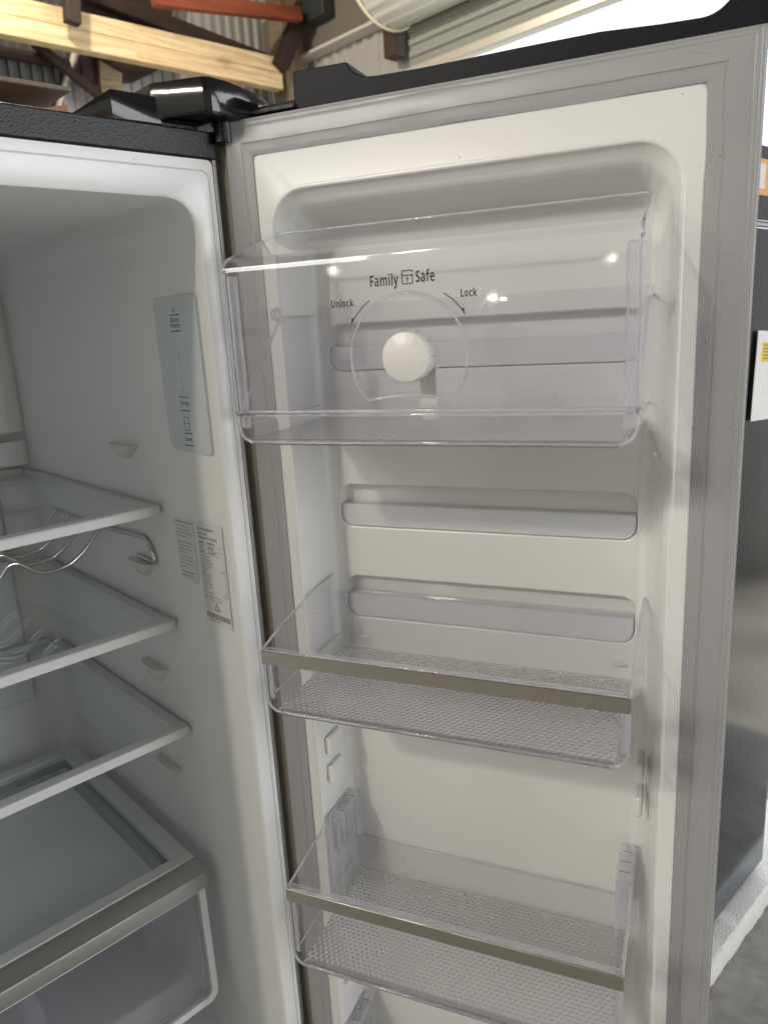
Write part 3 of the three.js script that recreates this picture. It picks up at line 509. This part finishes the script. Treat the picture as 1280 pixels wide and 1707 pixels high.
  const ink = canvasTex(Math.round((X1 - X0) * S), Math.round((Y1 - Y0) * S), (c, w, h) => {
    c.clearRect(0, 0, w, h); c.fillStyle = '#141414'; c.strokeStyle = '#141414'; c.lineCap = 'butt';
    const px = (u) => (u - X0) * S, py = (v) => (Y1 - v) * S;
    const word = (s, ua, ub, base, cap) => { c.font = `bold ${cap * S / 0.72}px sans-serif`; const m = c.measureText(s).width; c.save(); c.translate(px(ua), py(base)); c.scale((ub - ua) * S / m, 1); c.fillText(s, 0, 0); c.restore(); };
    word('Family', 0.1990, 0.2255, 1.5232, 0.0092); word('Safe', 0.2408, 0.2580, 1.5242, 0.0092); word('Unlock', 0.1612, 0.1832, 1.5082, 0.0064); word('Lock', 0.2788, 0.2932, 1.5100, 0.0064);
    c.lineWidth = 0.0009 * S; const bx = px(0.2290), by = py(1.5342), bw = 0.0092 * S, bh = 0.0106 * S;
    c.beginPath(); c.roundRect(bx, by, bw, bh, 10); c.stroke(); c.beginPath(); c.moveTo(bx, by + bh * 0.36); c.lineTo(bx + bw, by + bh * 0.36); c.stroke();
    c.clearRect(bx + bw - 0.0006 * S, by + bh * 0.16, 0.0012 * S, bh * 0.12);
    c.beginPath(); c.arc(bx + bw * 0.5, by + bh * 0.6, 0.0010 * S, 0, 7); c.fill(); c.fillRect(bx + bw * 0.5 - 0.0004 * S, by + bh * 0.6, 0.0008 * S, bh * 0.26);
    c.lineWidth = 0.00085 * S;
    const arrow = (ua, va, ub, vb, bulge, turn) => { const ax = px(ua), ay = py(va), bx2 = px(ub), by2 = py(vb), mx = (ax + bx2) / 2, my = (ay + by2) / 2, dx = bx2 - ax, dy = by2 - ay, L = Math.hypot(dx, dy); const qx = mx - dy / L * bulge * S, qy = my + dx / L * bulge * S; c.beginPath(); c.moveTo(ax, ay); c.quadraticCurveTo(qx, qy, bx2, by2); c.stroke(); const ang = Math.atan2(by2 - qy, bx2 - qx); c.beginPath(); c.moveTo(bx2 + 0.0006 * S * Math.cos(ang), by2 + 0.0006 * S * Math.sin(ang)); c.lineTo(bx2 - 0.0062 * S * Math.cos(ang + turn * 0.36), by2 - 0.0062 * S * Math.sin(ang + turn * 0.36)); c.lineTo(bx2 - 0.005 * S * Math.cos(ang), by2 - 0.005 * S * Math.sin(ang)); c.closePath(); c.fill(); };
    arrow(0.1982, 1.5122, 0.1797, 1.4932, 0.0032, -1); arrow(0.2648, 1.5142, 0.2826, 1.4962, -0.0032, 1);
  });
  const im = std([1, 1, 1], 0.4, { map: ink, transparent: true });
  const pl = new THREE.PlaneGeometry(X1 - X0, Y1 - Y0).translate((X0 + X1) / 2, (Y0 + Y1) / 2, LF + 0.0003);
  add('printed_lettering', pl, im, lid);
}
function openBin(label, v0, vf, vs, hooked) {
  const [g, loc] = binGroup('door_bin', label, v0, 'clear bins on the open door');
  const add = (n, geo, mat, parent = g, lb) => part(n, loc(geo), mat, parent, lb);
  if (hooked) {
    tray(add, v0, vf, v0 + 0.075, (w) => { const q = (BW1 - w) / (BW1 - BWB); return vf + 0.0005 + 0.026 * Math.pow(Math.min(1, q * 1.25), 0.72); });
    add('hook_rail', merge([box(0.0675, 0.4103, v0 + 0.0725, v0 + 0.0795, BWB - 0.004, BWB + 0.004, 0.0022), box(0.0675, 0.4103, v0 + 0.082, v0 + 0.0925, BWB - 0.006, BWB - 0.0015, 0.0015)]), M.clear);
    for (const u of [0.083, 0.386]) add('emboss', capped([[u, v0 + 0.021, BWB + 0.0032], [u, v0 + 0.0175, BWB + 0.0034], [u + 0.013, v0 + 0.0175, BWB + 0.0034], [u + 0.013, v0 + 0.021, BWB + 0.0032]], 0.0008, 40, 8, 0), M.edge);
  } else {
    tray(add, v0, vf, v0 + 0.048, (w) => w < 0.002 ? vf + 0.0135 : vf + 0.0005 + 0.0128 * (BW1 - w) / (BW1 - 0.002));
    for (const s of [0, 1]) {
      const ua = s ? BU1 - T - 0.0152 : BU0 + T + 0.0002, ub = ua + 0.015, b = add('mounting_bracket', box(ua, ub, v0 + 0.004, vf + 0.019, BWB + 0.003, 0.003, 0.005), M.clear);
      const r = []; for (const w of [-0.05, -0.033, -0.016]) r.push(box(ua + 0.0012, ub - 0.0012, v0 + 0.06, vf + 0.0185, w, w + 0.0022, 0.0008));
      r.push(capped([[ua + 0.0006, v0 + 0.01, 0.0022], [ua + 0.0006, vf + 0.016, 0.0022]], 0.0012, 8), capped([[ub - 0.0006, v0 + 0.01, 0.0022], [ub - 0.0006, vf + 0.016, 0.0022]], 0.0012, 8), capped([[ub - 0.0004, vf + 0.018, -0.062], [ub - 0.0004, vf + 0.018, 0.0]], 0.0011, 8), capped([[ua + 0.0004, vf + 0.018, -0.062], [ua + 0.0004, vf + 0.018, 0.0]], 0.0011, 8));
      add('bracket_rib', merge(r), M.edge, b);
    }
    add('back_ledge', capped([[BU0 + 0.019, v0 + 0.0478, BWB + 0.0015], [BU1 - 0.019, v0 + 0.0478, BWB + 0.0015]], 0.0016, 8), M.edge);
  }
  add('metal_strip', uvSpread(loft([lift([[BU0 - 0.0004, vs], [BU1 + 0.0004, vs], [BU1 + 0.0004, vf], [BU0 - 0.0004, vf]], BW1 + 0.0002), lift([[BU0 - 0.0004, vs], [BU1 + 0.0004, vs], [BU1 + 0.0004, vf], [BU0 - 0.0004, vf]], BW1 + 0.0010), lift([[BU0, vs + 0.0005], [BU1, vs + 0.0005], [BU1, vf - 0.0005], [BU0, vf - 0.0005]], BW1 + 0.0016)], { cap0: true, cap1: true, crease: 0.3 })), M.strip, g, 'champagne coloured metal strip along the front edge');
  add('front_lip', box(BU0 + 0.003, BU1 - 0.003, vf - 0.0004, vf + 0.0016, BW1 - 0.008, BW1 - 0.0002, 0.0008), M.edge);
  return g;
}
openBin('clear door bin with metal strip hooked into a slot, middle of the door', 1.0979, 1.1684, 1.1538, true);
const lowBin = openBin('clear door bin with thick end brackets, lowest one fully in view', 0.770, 0.875, 0.8586, false);
{ const c = lowBin.clone(); c.name = numbered('door_bin'); c.position.set(...doorPoint(BUC, 0.770 - 0.3325, BWB)); scene.add(c); describe(c, 'clear door bin cut off by the bottom edge, only its bracket tops showing', 'door bin', 'clear bins on the open door'); }

// ------------------------------------------------------------------ shelves
function shelf(label, y, rail) {
  const g = thing('glass_shelf', label, 'shelf', [-0.255, y, -0.39], 0, 'glass shelves in the refrigerator');
  const add = (n, geo, mat) => part(n, geo.translate(0.255, -y, 0.39), mat, g);
  const x0 = -0.455, x1 = -0.0545;
  // front bar with a small chamfer facing up
  const sec = [[-0.148, -0.0125], [-0.148, -0.0028], [-0.1492, -0.0006], [-0.151, 0], [-0.1655, 0], [-0.168, -0.001], [-0.168, -0.0125]];
  add('front_bar', loft([x0, x0 + 0.001, x1 - 0.004, x1].map((x, i) => sec.map(([z, v]) => [x, y + v, i === 3 ? z * 0.994 - 0.001 : z])), { cap0: true, cap1: true, crease: 0.35 }), M.shelfFrame);
  for (const [a, b] of [[x1 - rail, x1], [x0, x0 + rail]]) add('side_rail', box(a, b, y - 0.012, y - 0.0004, -0.628, -0.1684, 0.0015), M.shelfFrame);
  add('back_bar', box(x0 + rail + 0.0004, x1 - rail - 0.0004, y - 0.012, y + 0.004, -0.638, -0.6285, 0.002), M.shelfFrame);
  add('glass_pane', box(x0 + rail - 0.002, x1 - rail + 0.002, y - 0.0062, y - 0.0022, -0.630, -0.166), M.glass);
  return g;
}
shelf('top glass shelf with white frame above the wire bottle rack', 1.2812, 0.0115);
shelf('second glass shelf with white frame just below the wire bottle rack', 1.1222, 0.0165);
shelf('third glass shelf with white frame, above the drawer cover', 0.9635, 0.0175);
{ // crisper cover and drawer
  const y = 0.762, g = thing('crisper_cover', 'lowest glass shelf with wide frame covering the drawer', 'shelf', [-0.255, y, -0.36]);
  const add = (n, geo, mat) => part(n, geo.translate(0.255, -y, 0.36), mat, g);
  add('front_bar', box(-0.450, -0.0728, y - 0.012, y, -0.168, -0.1475, 0.002), M.shelfFrame);
  add('side_rail', box(-0.0985, -0.0728, y - 0.012, y - 0.0003, -0.60, -0.1684, 0.002), M.shelfFrame);
  add('side_rail', box(-0.450, -0.425, y - 0.012, y - 0.0003, -0.60, -0.1684, 0.002), M.shelfFrame);
  add('back_bar', box(-0.4245, -0.099, y - 0.012, y - 0.0003, -0.60, -0.575, 0.002), M.shelfFrame);
  add('glass_pane', box(-0.427, -0.0965, y - 0.0068, y - 0.0026, -0.577, -0.1665), M.glass);
  add('under_tray', box(-0.405, -0.1155, y - 0.030, y - 0.026, -0.555, -0.185, 0.0015), std([0.88, 0.89, 0.88], 0.4));
  add('frosted_edge', merge([box(-0.4245, -0.0990, y - 0.0255, y - 0.0125, -0.5745, -0.5725), box(-0.1010, -0.0990, y - 0.0255, y - 0.0125, -0.57, -0.17)]), M.glassEdge);
}
{
  const g = thing('crisper_bin', 'clear crisper drawer with a brushed metal handle rail at lower left', 'drawer', [-0.255, 0.53, -0.35]);
  const add = (n, geo, mat, lb) => part(n, geo.translate(0.255, -0.53, 0.35), mat, g, lb);
  const sec = [[-0.1470, 0.7475], [-0.1470, 0.7606], [-0.1455, 0.7612], [-0.1225, 0.7522], [-0.1202, 0.7505], [-0.1196, 0.748], [-0.1196, 0.7285], [-0.1206, 0.7262], [-0.1236, 0.7255], [-0.1245, 0.7275], [-0.1245, 0.744]];
  add('handle_rail', uvSpread(loft([[-0.450, 0], [-0.449, 0], [-0.0735, 0], [-0.0712, 0.0015]].map(([x, k]) => sec.map(([z, yy]) => [x, yy - k * 0.5, z - k * 0.3])), { cap0: true, cap1: true, crease: 0.35 })), M.steelTrim, 'brushed metal handle rail');
  // rounded white frame round a clear front
  const o = rr(-0.450, -0.0750, 0.5315, 0.7250, [0.018, 0.018, 0.003, 0.003], 8, 10), i = rr(-0.440, -0.0850, 0.5425, 0.7240, [0.012, 0.012, 0.002, 0.002], 8, 10);
  const fs = shapeOf(o); fs.holes.push(pathOf(i));
  add('front_frame', extrude(fs, 0.012, 0.0014, -0.1345), M.shelfFrame);
  add('front_window', loft([lift(i, -0.1310), lift(i, -0.1280)], { cap0: true, cap1: true, crease: 0.4 }), M.clear);
  add('tub', merge([box(-0.0905, -0.0885, 0.545, 0.722, -0.55, -0.1355), box(-0.4365, -0.4345, 0.545, 0.722, -0.55, -0.1355), box(-0.4340, -0.0910, 0.545, 0.547, -0.55, -0.1355), box(-0.4340, -0.0910, 0.5475, 0.722, -0.552, -0.5505)]), M.frost);
  add('divider', box(-0.30, -0.298, 0.548, 0.66, -0.50, -0.16, 0.0005), M.frost);
}
{ // wire bottle rack
  const g = thing('wire_bottle_rack', 'chrome wire bottle rack hanging under the top glass shelf', 'rack', [-0.255, 1.19, -0.35]);
  const add = (n, geo) => part(n, geo.translate(0.255, -1.19, 0.35), M.chrome, g);
  const wave = (z) => { const p = [[-0.0555, 1.2195], [-0.066, 1.2085], [-0.0884, 1.1877], [-0.108, 1.1755], [-0.1263, 1.1715], [-0.143, 1.1715], [-0.157, 1.1775], [-0.1706, 1.1885], [-0.1790, 1.1945], [-0.1860, 1.1958], [-0.1938, 1.1937], [-0.2054, 1.1815], [-0.222, 1.1735], [-0.243, 1.1715], [-0.262, 1.1755], [-0.278, 1.1885], [-0.2865, 1.1950], [-0.294, 1.1955], [-0.302, 1.193], [-0.316, 1.1815], [-0.335, 1.173], [-0.355, 1.1715], [-0.378, 1.178], [-0.400, 1.193], [-0.426, 1.2085], [-0.450, 1.2195]]; return p.map(([x, y]) => [x, y, z]); };
  for (const z of [-0.35, -0.412, -0.472, -0.532]) add('wave_wire', capped(wave(z), 0.0034, 160, 12));
  for (const s of [0, 1]) { const x = s ? -0.4535 : -0.0530; add('side_hook', capped([[x, 1.2195, -0.54], [x, 1.2200, -0.44], [x, 1.2212, -0.33], [x, 1.2262, -0.235], [x, 1.2268, -0.213], [x, 1.2235, -0.2015], [x, 1.2120, -0.1925], [x, 1.2000, -0.188], [x, 1.1958, -0.1905], [x, 1.1950, -0.200], [x, 1.1965, -0.236]], 0.0034, 140, 12, 0.4)); }
}

// ------------------------------------------------------------------ things round the refrigerator
{
  const g = thing('cardboard_piece', 'folded brown cardboard lying on top of the refrigerator at left', 'cardboard', [-0.30, 1.6945, -0.36]);
  const cb = std([0.9, 0.9, 0.9], 0.8, { map: dataTex(512, 256, (u, v) => { const w = Math.sin((u * 5 + v * 2.2 + 1.4 * fbm(u * 5, v * 3, 3.3, 3)) * 9), k = 1 + 0.10 * fbm(u * 40, v * 40, 1.1, 3); void w; return [cl(176 * k), cl(132 * k), cl(90 * k)]; }, true) });
  // creased sheet: top face bulges and falls in folds
  const nx = 60, nz = 24, fold = (x, z) => 0.086 + 0.010 * Math.sin(x * 46 + z * 20) * (0.4 + 0.6 * noise3.noise(x * 11, z * 9, 2)) + 0.003 * noise3.noise(x * 40, z * 40, 7);
  const rings = []; for (let i = 0; i <= nx; i++) { const x = -0.22 + 0.46 * i / nx, r = []; for (let j = 0; j <= nz; j++) { const z = -0.15 + 0.27 * j / nz, drop = j > nz - 5 ? (j - nz + 5) * 0.003 : 0; r.push([x, fold(x, z) - drop, z]); } r.push([x, 0.001, 0.115], [x, 0.001, -0.15]); rings.push(r); }
  part('sheet', uvSpread(loft(rings, { cap0: true, cap1: true, crease: 0.5 })), cb, g);
  part('top_flap', new RoundedBoxGeometry(0.47, 0.006, 0.27, 2, 0.002).rotateX(0.02).translate(0.015, 0.0985, -0.02), std([0.20, 0.16, 0.12], 0.7), g);
}
{ // the next refrigerator along, standing on a foam slab
  const g = thing('neighbour_refrigerator', 'dark stainless refrigerator standing on a white foam slab at right', 'refrigerator', [0.75, 0.062, -0.2]);
  const add = (n, geo, mat, lb) => part(n, geo.translate(-0.75, -0.062, 0.2), mat, g, lb);
  const dark = std([0.15, 0.165, 0.20], 0.14, { metalness: 1 });
  add('cabinet', box(0.70, 1.33, 0.068, 1.765, -0.55, 0.085, 0.004), std([0.03, 0.03, 0.035], 0.4));
  add('lower_door', box(0.70, 1.335, 0.075, 1.628, 0.09, 0.15, 0.006), dark);
  add('upper_door', box(0.70, 1.335, 1.636, 1.77, 0.09, 0.15, 0.006), dark);
  add('door_gap_trim', box(0.71, 1.325, 1.6285, 1.6355, 0.09, 0.147, 0.001), std([0.45, 0.46, 0.48], 0.3, { metalness: 1 }));
  const st = canvasTex(128, 160, (c, w, h) => { c.fillStyle = '#d99a2b'; c.fillRect(0, 0, w, h); c.fillStyle = '#d8d6cf'; c.fillRect(14, 22, 66, 110); });
  const sm = std([0.9, 0.9, 0.9], 0.5); sm.map = st;
  add('yellow_sticker', new THREE.BoxGeometry(0.05, 0.062, 0.001).translate(1.056, 1.712, 0.1512), sm, 'yellow bordered sticker near the top');
}
{ // price papers taped to the front
  const tx = canvasTex(256, 384, (c, w, h) => { c.fillStyle = '#e6e5e3'; c.fillRect(0, 0, w, h); c.fillStyle = '#e3c53c'; c.fillRect(34, 48, 190, 84); c.fillStyle = '#8b7a30'; for (let i = 0; i < 5; i++) c.fillRect(48, 58 + i * 14, 160, 5); c.strokeStyle = '#9a9a9a'; c.lineWidth = 3; c.beginPath(); c.arc(150, 250, 42, 0, 7); c.stroke(); c.beginPath(); c.moveTo(130, 240); c.lineTo(150, 280); c.lineTo(172, 232); c.stroke(); });
  const m = std([0.92, 0.92, 0.92], 0.75); m.map = tx;
  const g = new THREE.BoxGeometry(0.16, 0.175, 0.0012, 12, 6, 1); { const p = g.attributes.position; for (let i = 0; i < p.count; i++) p.setZ(i, p.getZ(i) + 0.003 * Math.sin((p.getX(i) + 0.08) * 16) + 0.002); }
  g.computeVertexNormals(); g.rotateZ(-0.06).translate(1.140, 1.345, 0.1535);
  solo('price_paper', g, m, 'white paper with a yellow panel taped to the dark refrigerator', 'paper');
}
{ // foam slab, chipped along its front edge
  const nx = 90, rings = [], r = [];
  for (let i = 0; i <= nx; i++) { const x = 0.12 + 1.5 * i / nx; const c = 0.006 * Math.max(0, noise3.noise(x * 26, 1.3, 0.4)) + 0.003 * noise3.noise(x * 70, 4.1, 1), k = 0.002 * noise3.noise(x * 40, 7, 2); rings.push([[x, 0.0, 0.192 - c], [x, 0.022 + k, 0.196 - 0.4 * c], [x, 0.045, 0.196 + k], [x, 0.057 - c * 0.5, 0.194], [x, 0.0615, 0.186 + k], [x, 0.0615, -0.57], [x, 0, -0.57]]); }
  void r;
  const bead = dataTex(512, 512, (u, v) => { let best = 9; const n = 34, i0 = Math.floor(u * n), j0 = Math.floor(v * n); for (let j = j0 - 1; j <= j0 + 1; j++) for (let i = i0 - 1; i <= i0 + 1; i++) { const h = Math.abs(Math.sin(((i + n) % n) * 127.1 + ((j + n) % n) * 311.7) * 43758.5) % 1, h2 = (h * 57.3) % 1; best = Math.min(best, Math.hypot(u * n - i - h, v * n - j - h2)); } return cl(255 * Math.min(1, best)); }, false, [6, 6]);
  solo('foam_slab', uvSpread(loft(rings, { cap0: true, cap1: true, crease: 0.5 })), std([0.74, 0.72, 0.68], 0.85, { bumpMap: bead, bumpScale: -0.0012 }), 'white foam slab with chipped edge under the dark refrigerator', 'foam slab');
}
renderer.render(scene, camera);
